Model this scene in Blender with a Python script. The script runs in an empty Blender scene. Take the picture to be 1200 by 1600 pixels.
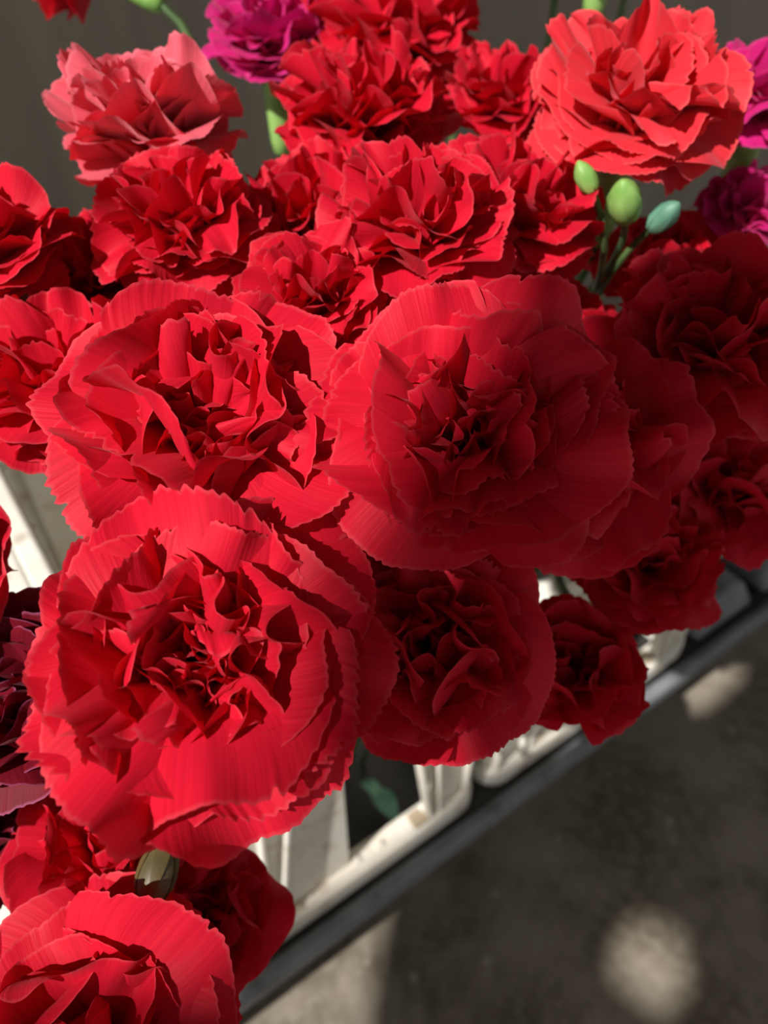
import bpy, math, random
import numpy as np
from mathutils import Vector, Matrix, Quaternion

scene = bpy.context.scene
col = scene.collection
R = math.radians

# ------------------------------------------------------------------ camera
CAM = Vector((0.0, 0.0, 0.85))
PITCH = -44.0
FPX = 1202.0
cam_d = bpy.data.cameras.new('camera')
cam_d.lens = FPX * 36.0 / 1600.0
cam_d.sensor_width = 36.0
cam_d.clip_start = 0.01
cam_d.dof.use_dof = True
cam_d.dof.focus_distance = 0.185
cam_d.dof.aperture_fstop = 11.0
cam = bpy.data.objects.new('camera', cam_d)
col.objects.link(cam)
cam.location = CAM
cam.rotation_euler = (R(90 + PITCH), 0, 0)
scene.camera = cam

# ------------------------------------------------------------------ light
world = bpy.data.worlds.new('world')
scene.world = world
world.use_nodes = True
wb = world.node_tree.nodes['Background']
wb.inputs[0].default_value = (1.0, 0.96, 0.90, 1)
wb.inputs[1].default_value = 0.40

SUN = Vector((-0.48, -0.52, 0.70)).normalized()      # direction towards the sun
sun_d = bpy.data.lights.new('sun_offscreen', 'SUN')
sun_d.energy = 6.3
sun_d.angle = R(0.7)
sun_d.color = (1.0, 0.95, 0.88)
sun = bpy.data.objects.new('sun_offscreen', sun_d)
col.objects.link(sun)
sun.rotation_euler = SUN.to_track_quat('Z', 'Y').to_euler()
sun.location = CAM + SUN * 3

scene.view_settings.view_transform = 'Standard'
scene.view_settings.look = 'None'
scene.view_settings.gamma = 1.0
scene.view_settings.use_curve_mapping = False
scene.view_settings.exposure = 0.0

# ------------------------------------------------------------------ helpers
P_ = R(PITCH)
FWD = Vector((0, math.cos(P_), math.sin(P_)))
UPC = Vector((0, -math.sin(P_), math.cos(P_)))
RIGHT = Vector((1, 0, 0))
def at(px, py, d):
    """point seen at a pixel, d metres deep along the view axis"""
    return CAM + (FWD + RIGHT * ((px - 600) / FPX) + UPC * ((800 - py) / FPX)) * d
def on_z(px, py, z):
    r = FWD + RIGHT * ((px - 600) / FPX) + UPC * ((800 - py) / FPX)
    return CAM + r * ((z - CAM.z) / r.z)

def tag(o, label=None, cat=None, group=None, kind=None):
    if label: o['label'] = label
    if cat: o['category'] = cat
    if group: o['group'] = group
    if kind: o['kind'] = kind
    return o
def empty(name, loc, rz=0):
    o = bpy.data.objects.new(name, None)
    o.empty_display_size = 0.02
    col.objects.link(o)
    o.location = loc
    o.rotation_euler = (0, 0, rz)
    return o
def np_mesh(name, V, Fq, mat, smooth=True, uv=None):
    me = bpy.data.meshes.new(name)
    V = np.asarray(V, dtype=np.float32); Fq = np.asarray(Fq, dtype=np.int32)
    nf = len(Fq); k = Fq.shape[1]
    me.vertices.add(len(V)); me.vertices.foreach_set('co', V.ravel())
    me.loops.add(nf * k); me.loops.foreach_set('vertex_index', Fq.ravel())
    me.polygons.add(nf)
    me.polygons.foreach_set('loop_start', np.arange(0, nf * k, k, dtype=np.int32))
    me.polygons.foreach_set('loop_total', np.full(nf, k, dtype=np.int32))
    if uv is not None:
        l = me.uv_layers.new(name='UVMap')
        l.data.foreach_set('uv', np.asarray(uv, dtype=np.float32)[Fq.ravel()].ravel())
    me.update(calc_edges=True)
    me.polygons.foreach_set('use_smooth', np.full(nf, smooth, dtype=bool))
    me.materials.append(mat)
    return me
def link(name, me, parent=None, loc=(0, 0, 0), quat=None):
    o = bpy.data.objects.new(name, me)
    col.objects.link(o)
    if parent: o.parent = parent
    o.location = loc
    if quat is not None:
        o.rotation_mode = 'QUATERNION'; o.rotation_quaternion = quat
    return o
class MB:
    """collects polygons for one mesh"""
    def __init__(s): s.v = []; s.f = []
    def hexa(s, b, t):
        """bottom loop and top loop of equal length -> closed prism"""
        n = len(b); i = len(s.v); s.v += [tuple(p) for p in b] + [tuple(p) for p in t]
        s.f.append(tuple(i + k for k in reversed(range(n)))); s.f.append(tuple(i + n + k for k in range(n)))
        for k in range(n):
            s.f.append((i + k, i + (k + 1) % n, i + n + (k + 1) % n, i + n + k))
    def box(s, x0, x1, y0, y1, z0, z1):
        s.hexa([(x0, y0, z0), (x1, y0, z0), (x1, y1, z0), (x0, y1, z0)],
               [(x0, y0, z1), (x1, y0, z1), (x1, y1, z1), (x0, y1, z1)])
    def build(s, name, mat, parent=None, loc=(0, 0, 0), rz=0, bevel=0, smooth=False):
        me = bpy.data.meshes.new(name); me.from_pydata(s.v, [], s.f); me.update()
        me.materials.append(mat)
        o = link(name, me, parent, loc); o.rotation_euler = (0, 0, rz)
        if bevel:
            m = o.modifiers.new('bevel', 'BEVEL'); m.width = bevel; m.segments = 2; m.limit_method = 'ANGLE'
            m.harden_normals = False
        if smooth:
            for p in me.polygons: p.use_smooth = True
        return o
def tube(pts, radii, n=8):
    """numpy tube along points"""
    pts = [Vector(p) for p in pts]; V = []; F = []; UV = []
    ref = Vector((0.3, 0.9, 0.2)).normalized()
    for i, p in enumerate(pts):
        a = pts[max(i - 1, 0)]; b = pts[min(i + 1, len(pts) - 1)]
        t = (b - a).normalized()
        x = t.cross(ref).normalized(); y = t.cross(x)
        for k in range(n):
            an = 2 * math.pi * k / n
            V.append(p + (x * math.cos(an) + y * math.sin(an)) * radii[i]); UV.append((k / n, i / (len(pts) - 1)))
    for i in range(len(pts) - 1):
        for k in range(n):
            F.append((i * n + k, i * n + (k + 1) % n, (i + 1) * n + (k + 1) % n, (i + 1) * n + k))
    return V, F, UV

# ------------------------------------------------------------------ materials
def new_mat(name):
    m = bpy.data.materials.new(name); m.use_nodes = True
    nt = m.node_tree; nt.nodes.clear()
    return m, nt, nt.nodes, nt.links
def N(nodes, t, **kw):
    n = nodes.new(t)
    for k, v in kw.items(): setattr(n, k, v)
    return n
def mixc(nodes, links, fac, a, b):
    m = N(nodes, 'ShaderNodeMix', data_type='RGBA')
    for s, v in ((0, fac), (6, a), (7, b)):
        if hasattr(v, 'links'): links.new(v, m.inputs[s])
        else: m.inputs[s].default_value = v if s == 0 else (*v, 1)
    return m.outputs[2]
def ramp(nodes, links, src, p0, p1, v0=0.0, v1=1.0):
    m = N(nodes, 'ShaderNodeMapRange'); m.interpolation_type = 'SMOOTHSTEP'
    links.new(src, m.inputs[0]); m.inputs[1].default_value = p0; m.inputs[2].default_value = p1
    m.inputs[3].default_value = v0; m.inputs[4].default_value = v1
    return m.outputs[0]

def petal_material(name, base, trans, pale, rim, tf=0.24, sheen=0.06):
    m, nt, nd, lk = new_mat(name)
    uv = N(nd, 'ShaderNodeUVMap'); sep = N(nd, 'ShaderNodeSeparateXYZ'); lk.new(uv.outputs[0], sep.inputs[0])
    mp = N(nd, 'ShaderNodeMapping'); mp.inputs['Scale'].default_value = (55, 1.3, 1); lk.new(uv.outputs[0], mp.inputs[0])
    no = N(nd, 'ShaderNodeTexNoise'); no.inputs['Scale'].default_value = 1.0; no.inputs['Detail'].default_value = 5
    no.inputs['Roughness'].default_value = 0.6; lk.new(mp.outputs[0], no.inputs[0])
    oi = N(nd, 'ShaderNodeObjectInfo')
    mp.inputs['Location'].default_value = (0, 0, 0)
    cmb = N(nd, 'ShaderNodeCombineXYZ'); mul = N(nd, 'ShaderNodeMath', operation='MULTIPLY'); mul.inputs[1].default_value = 50
    lk.new(oi.outputs['Random'], mul.inputs[0]); lk.new(mul.outputs[0], cmb.inputs[2]); lk.new(cmb.outputs[0], mp.inputs['Location'])
    vein = ramp(nd, lk, no.outputs[0], 0.3, 0.7)
    c1 = mixc(nd, lk, vein, tuple(c * 0.88 for c in base), tuple(min(1, c * 1.06 + 0.002) for c in base))
    claw = ramp(nd, lk, sep.outputs[1], 0.16, 0.44, 1.0, 0.0)
    c2 = mixc(nd, lk, claw, c1, pale)
    edge = ramp(nd, lk, sep.outputs[1], 0.972, 0.995)
    edge2 = N(nd, 'ShaderNodeMath', operation='MULTIPLY'); lk.new(edge, edge2.inputs[0]); edge2.inputs[1].default_value = 0.22
    c3 = mixc(nd, lk, edge2.outputs[0], c2, rim)
    pr = N(nd, 'ShaderNodeBsdfPrincipled'); lk.new(c3, pr.inputs['Base Color'])
    pr.inputs['Roughness'].default_value = 0.55; pr.inputs['Specular IOR Level'].default_value = 0.16
    pr.inputs['Sheen Weight'].default_value = sheen; pr.inputs['Sheen Roughness'].default_value = 0.45
    pr.inputs['Sheen Tint'].default_value = (1.0, 0.55, 0.62, 1)
    bp = N(nd, 'ShaderNodeBump'); bp.inputs['Strength'].default_value = 0.35; bp.inputs['Distance'].default_value = 0.0006
    lk.new(no.outputs[0], bp.inputs['Height']); lk.new(bp.outputs[0], pr.inputs['Normal'])
    tr = N(nd, 'ShaderNodeBsdfTranslucent'); tr.inputs[0].default_value = (*trans, 1)
    ms = N(nd, 'ShaderNodeMixShader'); ms.inputs[0].default_value = tf
    lk.new(pr.outputs[0], ms.inputs[1]); lk.new(tr.outputs[0], ms.inputs[2])
    out = N(nd, 'ShaderNodeOutputMaterial'); lk.new(ms.outputs[0], out.inputs[0])
    return m
RED = petal_material('petal_red', (0.61, 0.006, 0.028), (0.85, 0.004, 0.012), (0.72, 0.30, 0.26), (0.72, 0.14, 0.17))
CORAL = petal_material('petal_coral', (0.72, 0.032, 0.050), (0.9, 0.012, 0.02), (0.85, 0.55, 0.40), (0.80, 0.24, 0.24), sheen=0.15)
ROSE = petal_material('petal_rose', (0.80, 0.12, 0.17), (0.85, 0.008, 0.02), (0.85, 0.5, 0.5), (0.85, 0.40, 0.47), sheen=0.3)
MAGENTA = petal_material('petal_magenta', (0.62, 0.014, 0.20), (0.8, 0.01, 0.22), (0.8, 0.4, 0.5), (0.75, 0.2, 0.42), sheen=0.15)
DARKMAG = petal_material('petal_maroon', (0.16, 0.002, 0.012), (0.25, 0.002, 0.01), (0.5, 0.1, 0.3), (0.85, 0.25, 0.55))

def green_material(name, a, b, rough=0.5):
    m, nt, nd, lk = new_mat(name)
    tc = N(nd, 'ShaderNodeTexCoord'); no = N(nd, 'ShaderNodeTexNoise'); no.inputs['Scale'].default_value = 90
    lk.new(tc.outputs['Object'], no.inputs[0])
    c = mixc(nd, lk, ramp(nd, lk, no.outputs[0], 0.35, 0.65), a, b)
    pr = N(nd, 'ShaderNodeBsdfPrincipled'); lk.new(c, pr.inputs['Base Color']); pr.inputs['Roughness'].default_value = rough
    pr.inputs['Subsurface Weight'].default_value = 0.0
    out = N(nd, 'ShaderNodeOutputMaterial'); lk.new(pr.outputs[0], out.inputs[0])
    return m
CALYX = green_material('calyx_green', (0.16, 0.34, 0.07), (0.26, 0.45, 0.12))
STEM = green_material('stem_green', (0.05, 0.10, 0.03), (0.09, 0.16, 0.05))
LEAF = green_material('leaf_grey_green', (0.10, 0.27, 0.19), (0.16, 0.36, 0.25))
BUDGREEN = green_material('dull_bud_green', (0.07, 0.055, 0.02), (0.11, 0.085, 0.03))

def plastic(name, a, b, rough, dirt=None, dscale=30, amount=0.5):
    m, nt, nd, lk = new_mat(name)
    tc = N(nd, 'ShaderNodeTexCoord'); no = N(nd, 'ShaderNodeTexNoise'); no.inputs['Scale'].default_value = dscale
    no.inputs['Detail'].default_value = 6; lk.new(tc.outputs['Object'], no.inputs[0])
    c = mixc(nd, lk, ramp(nd, lk, no.outputs[0], 0.4, 0.62), a, b)
    if dirt:
        n2 = N(nd, 'ShaderNodeTexNoise'); n2.inputs['Scale'].default_value = dscale * 1.7; n2.inputs['Detail'].default_value = 8
        lk.new(tc.outputs['Object'], n2.inputs[0])
        d = N(nd, 'ShaderNodeMath', operation='MULTIPLY'); lk.new(ramp(nd, lk, n2.outputs[0], 0.56, 0.72), d.inputs[0]); d.inputs[1].default_value = amount
        c = mixc(nd, lk, d.outputs[0], c, dirt)
    pr = N(nd, 'ShaderNodeBsdfPrincipled'); lk.new(c, pr.inputs['Base Color']); pr.inputs['Roughness'].default_value = rough
    out = N(nd, 'ShaderNodeOutputMaterial'); lk.new(pr.outputs[0], out.inputs[0])
    return m
WHITE = plastic('white_plastic', (0.80, 0.78, 0.72), (0.74, 0.70, 0.62), 0.42, (0.36, 0.25, 0.14), 22, 0.6)
GREYP = plastic('grey_plastic', (0.17, 0.185, 0.21), (0.22, 0.235, 0.26), 0.5, (0.06, 0.055, 0.05), 25, 0.5)
BLACKP = plastic('black_plastic', (0.012, 0.012, 0.013), (0.02, 0.02, 0.02), 0.45)

def concrete():
    m, nt, nd, lk = new_mat('concrete')
    tc = N(nd, 'ShaderNodeTexCoord')
    n1 = N(nd, 'ShaderNodeTexNoise'); n1.inputs['Scale'].default_value = 9; n1.inputs['Detail'].default_value = 9; n1.inputs['Roughness'].default_value = 0.62
    n2 = N(nd, 'ShaderNodeTexNoise'); n2.inputs['Scale'].default_value = 75; n2.inputs['Detail'].default_value = 4
    vo = N(nd, 'ShaderNodeTexVoronoi'); vo.inputs['Scale'].default_value = 26
    for n in (n1, n2, vo): lk.new(tc.outputs['Object'], n.inputs['Vector'])
    c = mixc(nd, lk, ramp(nd, lk, n1.outputs[0], 0.36, 0.66), (0.125, 0.102, 0.074), (0.29, 0.255, 0.205))
    c = mixc(nd, lk, ramp(nd, lk, n2.outputs[0], 0.40, 0.72, 0.0, 0.5), c, (0.30, 0.27, 0.22))
    c = mixc(nd, lk, ramp(nd, lk, vo.outputs['Distance'], 0.05, 0.16, 0.75, 0.0), c, (0.42, 0.38, 0.31))
    pr = N(nd, 'ShaderNodeBsdfPrincipled'); lk.new(c, pr.inputs['Base Color']); pr.inputs['Roughness'].default_value = 0.75
    bp = N(nd, 'ShaderNodeBump'); bp.inputs['Strength'].default_value = 0.4; bp.inputs['Distance'].default_value = 0.002
    lk.new(n1.outputs[0], bp.inputs['Height']); lk.new(bp.outputs[0], pr.inputs['Normal'])
    out = N(nd, 'ShaderNodeOutputMaterial'); lk.new(pr.outputs[0], out.inputs[0])
    return m
def wall_mat(name, a, b):
    m, nt, nd, lk = new_mat(name)
    tc = N(nd, 'ShaderNodeTexCoord'); mp = N(nd, 'ShaderNodeMapping'); mp.inputs['Scale'].default_value = (14, 14, 0.7)
    lk.new(tc.outputs['Object'], mp.inputs[0])
    n1 = N(nd, 'ShaderNodeTexNoise'); n1.inputs['Scale'].default_value = 1; n1.inputs['Detail'].default_value = 6; lk.new(mp.outputs[0], n1.inputs[0])
    c = mixc(nd, lk, ramp(nd, lk, n1.outputs[0], 0.35, 0.68), a, b)
    pr = N(nd, 'ShaderNodeBsdfPrincipled'); lk.new(c, pr.inputs['Base Color']); pr.inputs['Roughness'].default_value = 0.8
    out = N(nd, 'ShaderNodeOutputMaterial'); lk.new(pr.outputs[0], out.inputs[0])
    return m

# ------------------------------------------------------------------ setting
FLOOR_Z = 0.0
b = MB(); b.box(-2.8, 1.6, -1.8, 1.25, -0.05, 0.0)
tag(b.build('floor', concrete()), 'dark stained concrete floor under the flower crates', None, None, 'structure')
b = MB(); b.box(-2.8, 1.6, 1.2, 1.25, 0.0, 2.0)
tag(b.build('wall_back', wall_mat('dull_grey_wall', (0.25, 0.225, 0.19), (0.31, 0.28, 0.235))), 'plain dull grey wall behind the carnations', None, None, 'structure')

from mathutils.geometry import tessellate_polygon
CZ = 2.0  # level of an unseen sheet added overhead to shape sun and shade
OPENING = [(-0.62, -0.42), (-0.62, -0.56), (-0.68, -0.635), (-0.765, -0.685), (-0.812, -0.710), (-0.823, -0.753), (-0.842, -0.783), (-0.868, -0.805), (-0.894, -0.833), (-0.904, -0.875),
           (-0.905, -0.915), (-0.97, -0.965), (-1.05, -0.978), (-1.11, -0.985), (-1.17, -1.015), (-1.22, -1.07), (-1.28, -1.105), (-1.34, -1.13), (-1.375, -1.21), (-1.39, -1.29), (-1.40, -1.42), (-1.9, -1.35), (-1.9, -0.42)]  # cut to follow the wanted edge of sunlight on blooms and floor
HOLE = [(-1.11 + 0.034 * math.cos(a) * (1 + 0.3 * math.sin(2.3 * a)), -1.25 + 0.042 * math.sin(a)) for a in [2 * math.pi * k / 14 for k in range(14)]]  # extra hole added to drop a sun patch on the floor
OUTER = [(-2.8, -1.8), (1.6, -1.8), (1.6, 1.25), (-2.8, 1.25)]
loops = [OUTER, OPENING, HOLE[::-1]]
flat = [p for l in loops for p in l]
tri = tessellate_polygon([[Vector((x, y, 0)) for x, y in l] for l in loops])
me = bpy.data.meshes.new('sun_blocker')
nv = len(flat)
fc = [tuple(t) for t in tri] + [tuple(nv + i for i in reversed(t)) for t in tri]
i0 = 0
for l in loops:
    for k in range(len(l)):
        a_, b_ = i0 + k, i0 + (k + 1) % len(l); fc.append((a_, b_, nv + b_, nv + a_))
    i0 += len(l)
me.from_pydata([(x, y, CZ) for x, y in flat] + [(x, y, CZ + 0.01) for x, y in flat], [], fc); me.update()
me.materials.append(wall_mat('sun_blocker_dull', (0.10, 0.095, 0.085), (0.14, 0.13, 0.11)))
tag(link('sun_blocker', me), 'dull sheet added out of view to block the sun, cut open where light falls', None, None, 'structure')

# ------------------------------------------------------------------ crates on their low dolly
RZ = R(35)
U = Vector((math.cos(RZ), math.sin(RZ), 0)); Vv = Vector((-math.sin(RZ), math.cos(RZ), 0))
ZR = 0.183                       # level on which the crates stand
CB = on_z(755, 1248, ZR)         # shared corner of the two crates on the floor side
MOD = 0.257
STEM_UV = {17: (0.098, -0.078), 20: (0.084, 0.133), 27: (-0.032, 0.119), 31: (-0.04, -0.016), 39: (-0.118, 0.081), 55: (-0.303, -0.01), 56: (-0.444, 0.087), 'plump light green bud under the large coral bloom': (-0.037, 0.101),
           'bluish green bud beside the plump light green one': (0.043, -0.048), 'slender light green bud between the large coral bloom and the sideways red one': (0.059, 0.083)}                     # where a stem leaves its crate, for stems that have to pass between lower blooms
def stem_path(head, ax, base_uv, key):
    """points from the bloom (first) down to the deck of the crate (last), and the foot of the stem"""
    rel = head - Vector((CB.x, CB.y, 0)); hu, hv = rel.dot(U), rel.dot(Vv)
    lo, hi_ = ((-2 * MOD, -MOD), (-MOD, 0.0), (0.0, 0.285))[0 if base_uv[0] < -MOD - 0.02 else 1 if base_uv[0] < 0 else 2]
    wu, wv = STEM_UV.get(key, (hu, hv))
    wu = min(max(wu, lo + 0.030), hi_ - 0.030); wv = min(max(wv, 0.036), 0.360)
    gu = wu + 0.35 * ((lo + hi_) / 2 - wu); gv = wv + 0.35 * (0.19 - wv)
    way = loc_uv(wu, wv, ZR + 0.288); foot = loc_uv(gu, gv, ZR + 0.0005)
    d = (head - way).length
    q = [head, head - ax * min(0.05, d * 0.4), way + Vector((0, 0, d * 0.35)) + (way - foot) * 0.05, way]
    pts = [q[0] * (1 - u) ** 3 + q[1] * 3 * u * (1 - u) ** 2 + q[2] * 3 * u * u * (1 - u) + q[3] * u ** 3 for u in [k / 13 for k in range(14)]]
    pts += [way.lerp(foot, u) for u in (0.2, 0.4, 0.6, 0.8, 1.0)]
    return pts, foot
def loc_uv(u, v, z): return Vector((CB.x, CB.y, 0)) + U * u + Vv * v + Vector((0, 0, z))

def crate(u0, width, label):
    """white plastic crate: foot rim, corner posts, open front, ribbed walls, top rim. local x along U, y along V"""
    W = width - 0.008; D = 0.392; H = 0.27
    root = empty('flower_crate', loc_uv(u0 + 0.004, 0, ZR), RZ)
    tag(root, label, 'crate', 'white plastic crates under the carnations')
    # foot rim: rounded ring made of four bars
    def ring(name, z0, z1, out, inn, r=0.022, n=5):
        m = MB()
        def loop(o, rr):
            pts = []
            for cx, cy, a0 in ((W + o - rr, D + o - rr, 0), (-o + rr, D + o - rr, 90), (-o + rr, -o + rr, 180), (W + o - rr, -o + rr, 270)):
                for k in range(n + 1):
                    a = R(a0 + 90 * k / n); pts.append((cx + rr * math.cos(a), cy + rr * math.sin(a)))
            return pts
        A, B = loop(out, r + out), loop(-inn, max(r - inn, 0.004)); k = len(A)
        m.v = [(*p, z0) for p in A] + [(*p, z1) for p in A] + [(*p, z1) for p in B] + [(*p, z0) for p in B]
        for i in range(k):
            j = (i + 1) % k
            for q in range(4):
                q2 = (q + 1) % 4
                m.f.append((q * k + i, q * k + j, q2 * k + j, q2 * k + i))
        return m.build(name, WHITE, root, bevel=0.0025)
    foot = ring('foot_rim', 0.0, 0.024, 0.0, 0.022)
    for k in range(9):           # small moulded studs along the front of the foot rim
        if k in (3, 6): continue
        s = MB(); x = 0.032 + k * 0.023; s.box(x - 0.0035, x + 0.0035, 0.008, 0.0145, 0.0235, 0.0265)
        s.build('stud', WHITE, foot, bevel=0.0008)
    for x in (0.062, W - 0.062):
        s = MB(); s.box(x - 0.008, x + 0.008, 0.004, 0.018, 0.0235, 0.0275); s.build('clip', DIRTY, foot, bevel=0.001)
    ring('top_rim', H - 0.02, H, 0.004, 0.012)
    # front: two corner posts that flare upwards, window between them
    t = 0.006
    for side in (0, 1):
        m = MB()
        def X(x): return x if side == 0 else W - x
        prof_b = [(0.004, 0.020), (0.050, 0.020)]; 
        # post skin, wider at the top and at the foot
        zs = [0.02, 0.035, 0.06, 0.12, 0.19, H - 0.015]; ws = [0.118] * 6 if side == 0 else [0.066, 0.048, 0.046, 0.054, 0.066, 0.085]
        for i in range(len(zs) - 1):
            lo = [(X(0.004), 0.012, zs[i]), (X(ws[i]), 0.012, zs[i]), (X(ws[i]), 0.018, zs[i]), (X(0.004), 0.018, zs[i])]
            hi = [(X(0.004), 0.012, zs[i + 1]), (X(ws[i + 1]), 0.012, zs[i + 1]), (X(ws[i + 1]), 0.018, zs[i + 1]), (X(0.004), 0.018, zs[i + 1])]
            m.hexa(lo, hi)
        p = m.build('corner_post', WHITE, root)
        for xr, dx in ((0.012, 0.0), (0.040, 0.016), (0.050, 0.030)):
            r = MB()
            r.hexa([(X(xr), 0.004, 0.02), (X(xr + 0.004), 0.004, 0.02), (X(xr + 0.004), 0.014, 0.02), (X(xr), 0.014, 0.02)],
                   [(X(xr + dx), 0.004, H - 0.018), (X(xr + dx + 0.004), 0.004, H - 0.018), (X(xr + dx + 0.004), 0.014, H - 0.018), (X(xr + dx), 0.014, H - 0.018)])
            r.build('rib', WHITE, p, bevel=0.0012)
    # the three closed walls, each with ribs
    def wall(q):
        m = MB(); m.box(0.012, W - 0.012, D - 0.014, D - 0.008, 0.02, H - 0.01) if q == 0 else None
        if q == 1: m.box(0.008, 0.014, 0.012, D - 0.012, 0.02, H - 0.01)
        if q == 2: m.box(W - 0.014, W - 0.008, 0.012, D - 0.012, 0.02, H - 0.01)
        p = m.build('wall', WHITE, root)
        for k in range(5):
            c = 0.03 + k * ((W if q == 0 else D) - 0.06) / 4
            r = MB()
            if q == 0: r.box(c - 0.002, c + 0.002, D - 0.008, D - 0.001, 0.02, H - 0.015); r.box(c - 0.002, c + 0.002, D - 0.018, D - 0.013, 0.02, H - 0.015)
            if q == 1: r.box(0.001, 0.008, c - 0.002, c + 0.002, 0.02, H - 0.015); r.box(0.013, 0.018, c - 0.002, c + 0.002, 0.02, H - 0.015)
            if q == 2: r.box(W - 0.008, W - 0.001, c - 0.002, c + 0.002, 0.02, H - 0.015)
            r.build('rib', WHITE, p)
    for q in range(3): wall(q)
    return root
DIRTY = plastic('stained_plastic', (0.42, 0.34, 0.24), (0.55, 0.47, 0.36), 0.6)
crate(-MOD, MOD, 'white plastic crate with an open window showing below the big red carnations')
crate(0.0, 0.285, 'white plastic crate in shade beside the grey ribbed dolly end')
crate(-2 * MOD, MOD, 'white plastic crate beside the window crate, away from the dolly end')

# dolly: dark deck, front rail, feet, ribbed empty bay at its far end
dol = empty('crate_dolly', loc_uv(-2 * MOD - 0.02, -0.03, 0.0), RZ)
tag(dol, 'low grey plastic dolly with a raised edge rail carrying the white crates', 'dolly')
DL = 2 * MOD + 0.285 + 0.5
m = MB(); m.box(0, DL, 0.015, 0.44, ZR - 0.018, ZR); m.build('deck', BLACKP, dol)
m = MB()
prof = [(0.011, -0.020), (0.023, -0.020), (0.024, 0.002), (0.020, 0.006), (0.013, 0.006), (0.010, 0.002)]
m.hexa([(0, y, ZR + z) for y, z in prof], [(DL, y, ZR + z) for y, z in prof]); m.build('edge_rail', GREYP, dol, bevel=0.003)
m = MB(); m.box(0.0, DL, 0.07, 0.42, ZR - 0.05, ZR - 0.018); m.build('under_frame', BLACKP, dol)
for x in (0.06, DL - 0.06):
    for y in (0.10, 0.38):
        m = MB()
        ring_b = [(x + 0.028 * math.cos(a), y + 0.02 * math.sin(a)) for a in [2 * math.pi * k / 12 for k in range(12)]]
        m.hexa([(*p, 0.0) for p in ring_b], [(*p, ZR - 0.05) for p in ring_b]); m.build('foot', BLACKP, dol)
x0 = 2 * MOD + 0.285 + 0.03
for k in range(4):
    m = MB(); xx = x0 + k * 0.115
    m.hexa([(xx, 0.03, ZR), (xx + 0.098, 0.03, ZR), (xx + 0.098, 0.42, ZR), (xx, 0.42, ZR)],
           [(xx + 0.010, 0.045, ZR + 0.03), (xx + 0.088, 0.045, ZR + 0.03), (xx + 0.088, 0.41, ZR + 0.03), (xx + 0.010, 0.41, ZR + 0.03)])
    m.build('bay_block', GREYP, dol, bevel=0.006)

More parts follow.
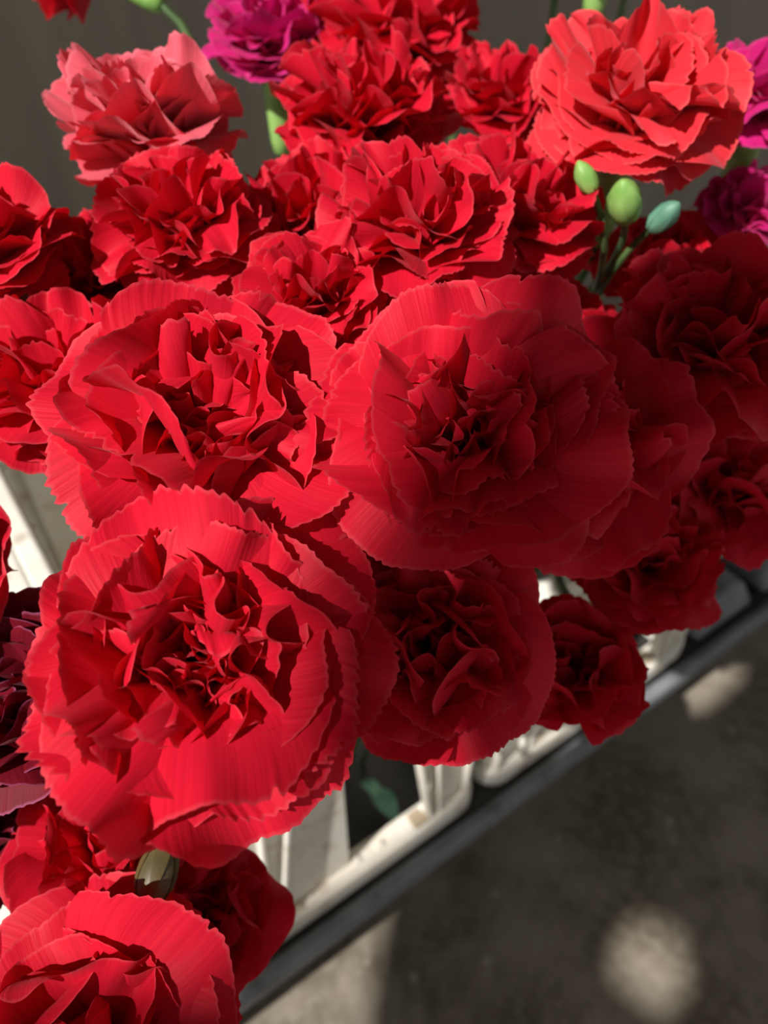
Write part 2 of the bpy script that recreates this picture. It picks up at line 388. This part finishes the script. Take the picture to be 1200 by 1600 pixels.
# ------------------------------------------------------------------ carnations
def petal_mesh(rng, L, W, th0, th1, curl, ruf, k, cup, bend, mat, ns=44, nr=13, claw=0.30, teeth=0.03, corner=0.30):
    s = np.linspace(-1, 1, ns + 1)
    t = np.linspace(0, 1, nr + 1) ** 0.85
    # outline: fan with rounded corners, an uneven lobe or two, small irregular teeth
    lob = np.interp(s, np.linspace(-1, 1, 6), rng.uniform(-0.07, 0.05, 6))
    edge = L * (1 - corner * np.abs(s) ** 2.4 + lob)
    nt_ = int(ns / rng.uniform(1.6, 2.4))
    tv = rng.uniform(0.1, 0.7, nt_); tv[::2] = rng.uniform(-1.2, -0.2, len(tv[::2]))
    tx = np.linspace(-1, 1, nt_) + rng.uniform(-0.35, 0.35, nt_) * 2 / nt_
    tooth = np.interp(s, tx, tv)
    for j in range(rng.integers(0, 3)):      # a torn nick
        c_ = rng.uniform(-0.85, 0.85); tooth -= 2.2 * np.clip(1 - np.abs(s - c_) / 0.035, 0, 1)
    slow = np.interp(s, np.linspace(-1, 1, 8), rng.uniform(0.3, 1.2, 8) ** 1.4)
    tooth = tooth * slow * teeth * L
    Y = t[:, None] * edge[None, :] + (t[:, None] ** 10) * tooth[None, :]
    yn = np.clip(Y / L, 0, 1.15)
    q = np.clip((yn - claw * 0.45) / (1 - claw * 0.45), 0, 1)
    hw = W * (0.055 + 0.945 * (q * q * (3 - 2 * q)) ** 0.62)
    # meander of the cross-section: heading angle integrated along the arc
    p1, p2, p3, p4, p5 = rng.uniform(0, 2 * math.pi, 5)
    g = np.clip((yn - claw * 0.6) / (1 - claw * 0.6), 0, 1.1)
    amp = ruf * g ** 1.35
    S = s[None, :] + 0.16 * np.sin(yn * 2.5 + p3)
    al = amp * (np.sin(k * math.pi * S + p1) + 0.55 * np.sin(2.27 * k * math.pi * S + p2 + yn * 1.4) + 0.24 * g * np.sin(6.1 * k * math.pi * S + p3)) + cup * S
    ds = 2.0 / ns
    cx = np.cos(al) * hw; sx = np.sin(al) * hw
    X = np.concatenate([np.zeros((nr + 1, 1)), np.cumsum((cx[:, 1:] + cx[:, :-1]) * 0.5 * ds, axis=1)], axis=1)
    Nn = np.concatenate([np.zeros((nr + 1, 1)), np.cumsum((sx[:, 1:] + sx[:, :-1]) * 0.5 * ds, axis=1)], axis=1)
    mid = ns // 2
    X -= X[:, mid:mid + 1]; Nn -= Nn[:, mid:mid + 1] + 0.6 * (Nn.mean(axis=1, keepdims=True) - Nn[:, mid:mid + 1])
    # long profile, bending differently across the width so that the edge flutes
    M = 60
    yl = np.linspace(0, 1.2, M)[:, None]; dy = L * 1.2 / (M - 1)
    fl = bend * (np.sin(k * 0.8 * math.pi * s + p4) + 0.5 * np.sin(2.1 * k * math.pi * s + p5))[None, :]
    sm = np.clip((yl - 0.12) / 0.62, 0, 1); sm = sm * sm * (3 - 2 * sm)
    ti = np.clip((yl - 0.42) / 0.6, 0, 1.2) ** 1.4
    th = th0 + (th1 - th0) * sm + (curl + fl) * ti
    dr = np.sin(th) * dy; dz = np.cos(th) * dy
    rho = np.cumsum(dr, axis=0) - dr[0]; zz = np.cumsum(dz, axis=0) - dz[0]
    f = np.clip(Y / dy, 0, M - 1.001); i0 = f.astype(int); w = f - i0; c = np.arange(ns + 1)[None, :]
    r_ = rho[i0, c] * (1 - w) + rho[i0 + 1, c] * w; z_ = zz[i0, c] * (1 - w) + zz[i0 + 1, c] * w; t_ = th[i0, c] * (1 - w) + th[i0 + 1, c] * w
    V = np.stack([r_ - np.cos(t_) * Nn, X, z_ + np.sin(t_) * Nn], axis=-1).reshape(-1, 3)
    uv = np.stack([np.broadcast_to((s + 1) / 2, Y.shape), np.broadcast_to(t[:, None], Y.shape)], axis=-1).reshape(-1, 2)
    i = np.arange(nr)[:, None] * (ns + 1) + np.arange(ns)[None, :]
    Fq = np.stack([i, i + 1, i + ns + 2, i + ns + 1], axis=-1).reshape(-1, 4)
    return np_mesh('petal', V, Fq, mat, True, uv)

# layers: (count, length, half width, end angle deg, tip curl, ruffle, waves, cup, edge fluting)
STYLE = {
 # wide open bloom with big flat guard petals and a tight folded heart
 'open': [(6, 1.00, 0.52, 96, 0.25, 0.36, 0.9, 0.15, 0.40), (6, 0.98, 0.52, 82, 0.15, 0.5, 0.9, 0.2, 0.5), (6, 0.91, 0.54, 66, 0.1, 0.85, 0.9, 0.2, 0.55),
          (7, 0.85, 0.56, 51, 0.15, 1.25, 0.95, 0.2, 0.55), (7, 0.79, 0.54, 39, 0.2, 1.5, 1.0, 0.2, 0.5), (7, 0.71, 0.48, 27, 0.2, 1.6, 1.1, 0.2, 0.5), (6, 0.60, 0.42, 13, 0.2, 1.6, 1.1, 0.2, 0.4)],
 # flat guard petals round a dense heart of folded sheets
 'heart': [(6, 1.03, 0.46, 95, 0.2, 0.42, 0.9, 0.15, 0.45), (7, 0.96, 0.46, 82, 0.1, 0.55, 0.9, 0.2, 0.5), (7, 0.84, 0.52, 68, 0.0, 0.75, 0.9, 0.2, 0.45), (8, 0.76, 0.50, 55, 0.05, 1.2, 1.0, 0.2, 0.5),
           (9, 0.71, 0.46, 44, 0.1, 1.5, 1.1, 0.2, 0.5), (10, 0.66, 0.42, 33, 0.1, 1.6, 1.15, 0.2, 0.5), (9, 0.60, 0.38, 22, 0.1, 1.7, 1.2, 0.2, 0.5), (7, 0.53, 0.34, 10, 0.1, 1.7, 1.2, 0.2, 0.4)],
 # many flat tiers stepping down from a small heart
 'tiered': [(6, 1.03, 0.48, 92, 0.15, 0.40, 0.9, 0.1, 0.42), (7, 0.94, 0.48, 80, 0.2, 0.52, 0.9, 0.1, 0.46), (7, 0.86, 0.48, 68, 0.3, 0.62, 1.0, 0.15, 0.42), (8, 0.81, 0.46, 56, 0.35, 0.85, 1.0, 0.15, 0.45),
            (8, 0.77, 0.44, 44, 0.35, 1.05, 1.1, 0.2, 0.45), (8, 0.72, 0.42, 32, 0.3, 1.2, 1.1, 0.2, 0.45), (7, 0.66, 0.40, 19, 0.3, 1.3, 1.2, 0.2, 0.4), (5, 0.60, 0.36, 8, 0.2, 1.3, 1.2, 0.2, 0.4)],
 # domed bloom packed with shingled petals
 'full': [(6, 0.90, 0.50, 100, 0.3, 0.40, 1.0, 0.1, 0.3), (7, 0.94, 0.48, 84, 0.35, 0.50, 1.0, 0.15, 0.35), (8, 0.97, 0.46, 69, 0.4, 0.65, 1.05, 0.2, 0.4), (8, 1.00, 0.44, 55, 0.4, 0.85, 1.1, 0.2, 0.4),
          (8, 1.00, 0.42, 41, 0.4, 1.0, 1.1, 0.2, 0.4), (7, 1.0, 0.40, 27, 0.35, 1.15, 1.2, 0.2, 0.4), (6, 0.98, 0.38, 12, 0.3, 1.2, 1.2, 0.2, 0.4)],
 # cup seen from the side, long upright petals
 'cup':  [(5, 0.80, 0.50, 104, 0.3, 0.45, 1.0, 0.2, 0.35), (6, 1.00, 0.50, 78, 0.1, 0.45, 1.0, 0.25, 0.32), (7, 1.05, 0.48, 62, 0.1, 0.50, 1.0, 0.3, 0.32), (8, 1.06, 0.46, 49, 0.15, 0.65, 1.1, 0.25, 0.35),
          (8, 1.04, 0.44, 36, 0.2, 0.8, 1.1, 0.25, 0.35), (7, 1.0, 0.42, 23, 0.2, 0.95, 1.2, 0.2, 0.35), (5, 0.97, 0.40, 10, 0.2, 1.0, 1.2, 0.2, 0.3)],
 # few large wavy petals
 'loose': [(5, 1.00, 0.62, 92, 0.2, 0.45, 0.9, 0.15, 0.4), (5, 0.98, 0.62, 72, 0.15, 0.75, 0.9, 0.2, 0.5), (5, 0.92, 0.60, 54, 0.15, 1.1, 0.9, 0.2, 0.5), (5, 0.84, 0.58, 38, 0.2, 1.35, 0.95, 0.2, 0.5), (5, 0.74, 0.50, 20, 0.2, 1.5, 1.0, 0.2, 0.5)],
}
SCALES = {'q': 1.0}
def carnation(px, py, d, dia, w, lx, style, mat, seed, label, base_uv, hi=1, leaves=0, cat='carnation', up=1.0, axis3=None, group='carnations standing in the crates'):
    rng = np.random.default_rng(seed)
    head = at(px, py, d)                       # middle of the bloom
    to_cam = (CAM - head).normalized()
    ax = (to_cam * w + Vector((0, 0, 1)) * (1 - w) * up + RIGHT * lx).normalized()
    if axis3: ax = (RIGHT * axis3[0] + UPC * axis3[1] - FWD * axis3[2]).normalized()
    L = dia * 0.60
    org = head - ax * (L * 0.50)               # mouth of the calyx
    path, base = stem_path(org - ax * (0.030 * dia / 0.08), ax, base_uv, seed)
    root = empty('carnation', base)
    tag(root, label, cat, group)
    q0 = ax.to_track_quat('Z', 'Y')
    ns = (64, 44)[1 - hi] if hi in (1, 0) else 26
    nr = (16, 13)[1 - hi] if hi in (1, 0) else 10
    for li, (n, fl, fw, ang, curl, ruf, kw, cup, bend) in enumerate(STYLE[style]):
        off = rng.uniform(0, 2 * math.pi)
        for i in range(n):
            az = off + 2 * math.pi * (i + rng.uniform(-0.25, 0.25)) / n
            me = petal_mesh(rng, L * fl * rng.uniform(0.84, 1.10), L * fw * rng.uniform(0.85, 1.15), R(rng.uniform(2, 14)), R(ang + rng.uniform(-12, 12)), curl * rng.uniform(-0.3, 1.8),
                            ruf * rng.uniform(0.6, 1.3), kw * rng.uniform(0.75, 1.3), cup * rng.uniform(-1.5, 2.2), bend * rng.uniform(0.4, 1.4), mat, int(ns * 1.5) if hi == 1 and li < 3 else ns, nr,
                            teeth=rng.uniform(0.012, 0.030), corner=rng.uniform(0.24, 0.44))
            tw = R(rng.uniform(-16, 16)) * (0.5 + li * 0.1)      # twist about the petal's own long axis
            axis = Vector((math.sin(R(ang * 0.6)), 0, math.cos(R(ang * 0.6))))
            q = q0 @ Quaternion((0, 0, 1), az + rng.uniform(-0.15, 0.15)) @ Quaternion(axis, tw)
            r0 = 0.0035 * (1 - li / 8)
            o = org + q0 @ Vector((math.cos(az) * r0, math.sin(az) * r0, 0))
            link('petal', me, root, o - base, q)
    # calyx: a tube with five teeth
    V = []; F = []; n = 20
    prof = [(-0.030, 0.0022), (-0.0285, 0.0046), (-0.022, 0.0056), (-0.010, 0.0062), (0.002, 0.0068), (0.007, 0.0072)]
    for zi, (z, r) in enumerate(prof):
        for k in range(n):
            a = 2 * math.pi * k / n; zz = z * dia / 0.08
            if zi == len(prof) - 1: zz += 0.004 * (abs(((k % 4) / 4.0) - 0.5) * 2 - 0.5)
            V.append((r * math.cos(a), r * math.sin(a), zz))
    for i in range(len(prof) - 1):
        for k in range(n): F.append((i * n + k, i * n + (k + 1) % n, (i + 1) * n + (k + 1) % n, (i + 1) * n + k))
    link('calyx', np_mesh('calyx', V, F, CALYX), root, org - base, q0)
    # stem
    pts = [p - base for p in path]
    rad = [0.0021 + 0.0011 * math.exp(-((k % 6 - 3) ** 2) * 1.4) for k in range(19)]
    V, F, _ = tube(pts, rad, 8)
    link('stem', np_mesh('stem', V, F, STEM), root)
    for k in range(leaves):
        j = 3 + k * 3; p = pts[j]; t = (pts[j - 1] - pts[j]).normalized()
        a = rng.uniform(0, 6.28); side = t.orthogonal().normalized(); side.rotate(Quaternion(t, a)); nrm = t.cross(side)
        V = []; F = []
        for i in range(9):
            u = i / 8; c = p + t * (0.055 * u) + side * (0.05 * u * u + 0.01 * u); wv = 0.0035 * math.sin(math.pi * min(1, 0.12 + u * 0.88)) + 0.0002
            for s in (-1, 0, 1): V.append(c + nrm * (wv * s) + side * (-0.0012 * (1 - abs(s))))
            if i:
                for s in (0, 1): F.append(((i - 1) * 3 + s, (i - 1) * 3 + s + 1, i * 3 + s + 1, i * 3 + s))
        link('leaf', np_mesh('leaf', V, F, LEAF), root)
    return root

FL = [
 # px, py, depth, dia, toward-camera, lean x, style, material, seed, base(u,v), detail, label
 (320, 649, 0.1861, 0.0905, .50, .00, 'open', RED, 11, (-.16, .10), 1, 'big wide-open red carnation directly above the one overhanging the white crate window'),
 (305, 1023, 0.1625, 0.0917, .64, .00, 'heart', RED, 12, (-.15, .05), 1, 'largest red carnation with flat frilly outer petals, overhanging the white crate window'),
 (725, 659, 0.1842, 0.0853, .72, .00, 'tiered', RED, 13, (-.05, .08), 1, 'big red carnation half in sun and half in shade, many flat tiers of petals'),
 (680, 995, 0.2220, 0.0760, .45, -.05, 'open', RED, 14, (-.08, .05), 1, 'shaded red carnation hanging over the crate corner, beside the largest bloom'),
 (905, 1035, 0.2650, 0.0600, .30, .25, 'loose', RED, 15, (.05, .06), 0, 'small shaded red carnation drooping over the floor beside the crate rim'),
 (889, 682, 0.2281, 0.0863, .55, .05, 'open', RED, 16, (.03, .08), 0, 'shaded red carnation tucked under the half-sunlit tiered bloom'),
 (1120, 530, 0.2500, 0.0840, .45, .05, 'full', RED, 17, (.10, .14), 0, 'large shaded red carnation below the coral bloom and the magenta one'),
 (1138, 744, 0.2910, 0.0722, .30, .20, 'open', RED, 18, (.12, .08), 0, 'shaded red carnation hanging above the grey ribbed end of the dolly'),
 (1009, 867, 0.2796, 0.0679, .30, .25, 'full', RED, 19, (.08, .06), 0, 'shaded frilly red carnation touching the stained cream crate post'),
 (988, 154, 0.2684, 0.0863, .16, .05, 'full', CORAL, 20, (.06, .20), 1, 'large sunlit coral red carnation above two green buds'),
 (785, 155, 0.3200, 0.0660, .05, .00, 'full', RED, 21, (.04, .24), 0, 'red carnation half hidden behind the large sunlit coral bloom'),
 (811, 330, 0.2715, 0.0746, .10, .22, 'full', RED, 22, (-.02, .18), 1, 'sunlit red carnation leaning sideways beneath the large coral bloom'),
 (566, 174, 0.2933, 0.0829, .05, .00, 'full', RED, 23, (-.10, .22), 1, 'sunlit domed red carnation in front of the magenta bloom'),
 (238, 198, 0.2745, 0.0813, -.05, .00, 'cup', ROSE, 44, (-.20, .22), 1, 'pale rose red carnation seen side-on against the grey wall'),
 (652, 346, 0.2414, 0.0728, .15, .05, 'full', RED, 25, (-.08, .16), 1, 'sunlit red carnation between the domed red bloom and the tiered half-shaded one'),
 (493, 337, 0.2750, 0.0714, .25, .00, 'full', RED, 26, (-.13, .16), 0, 'deeply ruffled red carnation below the domed red bloom'),
 (285, 341, 0.2479, 0.0700, .20, -.05, 'full', RED, 27, (-.18, .16), 1, 'ruffled red carnation below the pale rose bloom'),
 (-28, 394, 0.2371, 0.0652, .05, -.10, 'cup', RED, 28, (-.25, .18), 0, 'upright red carnation against the grey wall, beside the ruffled cluster'),
 (90, 586, 0.2328, 0.0693, .30, -.15, 'full', RED, 29, (-.25, .12), 0, 'small frilly red carnation beside the big wide-open red bloom, above the cream crate wall'),
 (158, 428, 0.2771, 0.0656, .25, -.05, 'full', RED, 30, (-.22, .15), 0, 'small ruffled red carnation between the upright bloom and the wide-open one'),
 (487, 457, 0.2278, 0.0521, .35, .00, 'full', RED, 31, (-.12, .14), 0, 'small tightly ruffled red carnation wedged above the gap between the big red blooms'),
 (614, 44, 0.3445, 0.0899, .05, .10, 'full', RED, 32, (-.07, .27), 0, 'red carnation behind the domed red bloom, beside the magenta one'),
 (427, 62, 0.3513, 0.0743, .00, .00, 'full', MAGENTA, 33, (-.13, .27), 0, 'magenta carnation behind the domed red bloom'),
 (1189, 144, 0.3097, 0.0659, .00, .00, 'full', MAGENTA, 34, (.14, .26), 0, 'bright magenta carnation beside the large sunlit coral bloom'),
 (132, 1614, 0.1953, 0.0810, .40, -.05, 'loose', RED, 36, (-.22, .05), 1, 'loose wavy red carnation standing below the largest bloom, next to the dull bud'),
 (312, 1435, 0.2478, 0.0630, .40, .25, 'open', RED, 37, (-.17, .04), 0, 'red carnation beside the white crate post, behind the dull brown bud'),
 (162, 1306, 0.2356, 0.0628, .30, .00, 'loose', RED, 38, (-.22, .10), 0, 'loose red carnation between the largest bloom and the wavy one beneath it'),
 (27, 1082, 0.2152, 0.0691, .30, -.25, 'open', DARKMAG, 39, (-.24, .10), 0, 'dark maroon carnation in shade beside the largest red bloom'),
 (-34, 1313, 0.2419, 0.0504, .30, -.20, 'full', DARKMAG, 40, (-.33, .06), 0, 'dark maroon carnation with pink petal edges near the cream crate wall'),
 (-167, 895, 0.2135, 0.0725, .30, -.20, 'open', RED, 55, (-.36, .14), 2, 'red carnation with one sunlit petal above the dark maroon bloom'),
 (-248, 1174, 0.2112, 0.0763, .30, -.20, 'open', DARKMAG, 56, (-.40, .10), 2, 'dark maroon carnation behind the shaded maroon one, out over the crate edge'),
 (1170, 323, 0.3206, 0.0501, .10, .20, 'full', MAGENTA, 41, (.20, .22), 2, 'small magenta carnation half hidden below the bright magenta bloom'),
 (560, 800, 0.2450, 0.0660, .40, .00, 'full', RED, 42, (-.10, .08), 0, 'red carnation deep in the shaded gap between the three big red blooms'),
 (866, 506, 0.2957, 0.0551, .10, .00, 'open', RED, 43, (.06, .16), 0, 'small red carnation in shade under the sideways red bloom'),
 (1040, 394, 0.3116, 0.0603, .20, .00, 'open', RED, 45, (.10, .20), 2, 'small red carnation in shade just under the green buds'),
 (934, 681, 0.3066, 0.0661, .30, .05, 'full', RED, 46, (.08, .12), 2, 'red carnation deep in shade beneath the large shaded bloom under the green buds'),
 (63, 1151, 0.2656, 0.0531, .30, .00, 'full', RED, 47, (-.24, .08), 2, 'small red carnation under the frilly edge of the largest bloom'),
 (420, 517, 0.2705, 0.0594, .30, .00, 'full', RED, 48, (-.15, .14), 2, 'small ruffled red carnation behind the upper rim of the wide-open bloom'),
 (252, 618, 0.2972, 0.0615, .30, .00, 'full', RED, 49, (-.20, .12), 2, 'small red carnation in shade beneath the wide-open bloom and the small frilly one'),
]
made = []
for (px, py, d, dia, w, lx, st, mt, sd, buv, hi, lb) in FL:
    made.append(carnation(px, py, d, dia, w, lx, st, mt, sd, lb, buv, hi, 0))
# blooms whose heads rise out of view, stems in view
carnation(122, -70, .40, .074, 0, 0, 'cup', RED, 35, 'red carnation hanging sideways on a leaning green stem before the wall', (-.08, .27), 2, 0, axis3=(-.87, .5, .05))
carnation(728, -125, .40, .058, 0, 0, 'full', RED, 51, 'tall carnation on a slim stem above the half hidden red bloom', (.02, .27), 2, 0)
carnation(886, -150, .42, .058, 0, 0, 'full', RED, 52, 'tall carnation on a dark slim stem above the large coral bloom', (.06, .27), 2, 0)
carnation(950, -128, .37, .062, 0, 0, 'full', RED, 53, 'tall carnation with a green calyx above the large coral bloom', (.09, .27), 2, 0)
carnation(1010, -150, .43, .058, 0, .06, 'full', RED, 54, 'tall carnation on a dark leaning stem between the coral and magenta blooms', (.10, .28), 2, 0)

# leaf seen through the crate window, a part of the bloom that overhangs it
def leaf(root, p, tip, wid, mat):
    p = Vector(p) - root.location; t = Vector(tip) - root.location - p
    nrm = t.cross(Vector((0, 0, 1))).normalized() * wid; V = []; F = []
    for i in range(11):
        u = i / 10; c = p + t * u + Vector((0, 0, 0.012 * math.sin(u * 3)))
        k = math.sin(math.pi * min(1, 0.15 + 0.85 * u)) + 0.03
        for sgn in (-1, 0, 1): V.append(c + nrm * (k * sgn) - Vector((0, 0, 0.002 * (1 - abs(sgn)))))
        if i:
            for sgn in (0, 1): F.append(((i - 1) * 3 + sgn, (i - 1) * 3 + sgn + 1, i * 3 + sgn + 1, i * 3 + sgn))
    link('leaf', np_mesh('leaf', V, F, mat), root)
leaf(made[3], on_z(585, 1235, ZR + 0.02), on_z(622, 1290, ZR + 0.012), 0.009, LEAF)
leaf(made[3], on_z(600, 1250, ZR + 0.02), on_z(560, 1225, ZR + 0.03), 0.006, LEAF)
leaf(made[28], at(5, 1225, .235), at(40, 1212, .235), 0.003, STEM)

# closed buds
def bud(px, py, d, r, ax, mat, label, buv):
    c = at(px, py, d); ax = Vector(ax).normalized(); path, base = stem_path(c - ax * r * 1.5, ax, buv, label)
    root = empty('carnation_bud', base); tag(root, label, 'bud', 'closed carnation buds')
    q = ax.to_track_quat('Z', 'Y')
    prof = [(-1.6, 0.25), (-1.5, 0.62), (-1.0, 0.88), (-0.3, 1.0), (0.4, 0.97), (1.0, 0.72), (1.4, 0.42), (1.65, 0.16), (1.7, 0.02)]
    n = 20; V = []; F = []
    for z, k in prof:
        for j in range(n):
            a = 2 * math.pi * j / n; kk = k * (1 + 0.05 * math.cos(5 * a)); V.append((r * kk * math.cos(a), r * kk * math.sin(a), r * z))
    for i in range(len(prof) - 1):
        for j in range(n): F.append((i * n + j, i * n + (j + 1) % n, (i + 1) * n + (j + 1) % n, (i + 1) * n + j))
    link('bud_body', np_mesh('bud_body', V, F, mat), root, c - base, q)
    for j in range(5):                       # sepals lapped on the flank
        V = []; F = []
        for i in range(7):
            u = i / 6; z = -1.5 + 2.9 * u; k = np.interp(z, [p[0] for p in prof], [p[1] for p in prof]) * 1.06
            for sgn in (-1, 0, 1):
                a = 2 * math.pi * j / 5 + sgn * 0.5 * (1 - u) ** 0.8; V.append((r * k * math.cos(a), r * k * math.sin(a), r * z))
            if i:
                for sgn in (0, 1): F.append(((i - 1) * 3 + sgn, (i - 1) * 3 + sgn + 1, i * 3 + sgn + 1, i * 3 + sgn))
        link('sepal', np_mesh('sepal', V, F, mat), root, c - base, q)
    V, F, _ = tube([p - base for p in path], [0.0013] * len(path), 8); link('stem', np_mesh('stem', V, F, STEM), root)
bud(976, 314, 0.2590, 0.0056, (-0.3, -0.35, 0.8), CALYX, 'plump light green bud under the large coral bloom', (.07, .19))
bud(1038, 338, 0.2640, 0.0042, (0.35, -0.35, 0.7), LEAF, 'bluish green bud beside the plump light green one', (.09, .19))
bud(915, 276, 0.2560, 0.0034, (-0.5, 0.2, 0.75), CALYX, 'slender light green bud between the large coral bloom and the sideways red one', (.05, .19))
bud(244, 1369, 0.2163, 0.0055, (-0.15, -0.8, -0.25), BUDGREEN, 'dull brown-green bud between the three red blooms at the crate post', (-.19, .05))
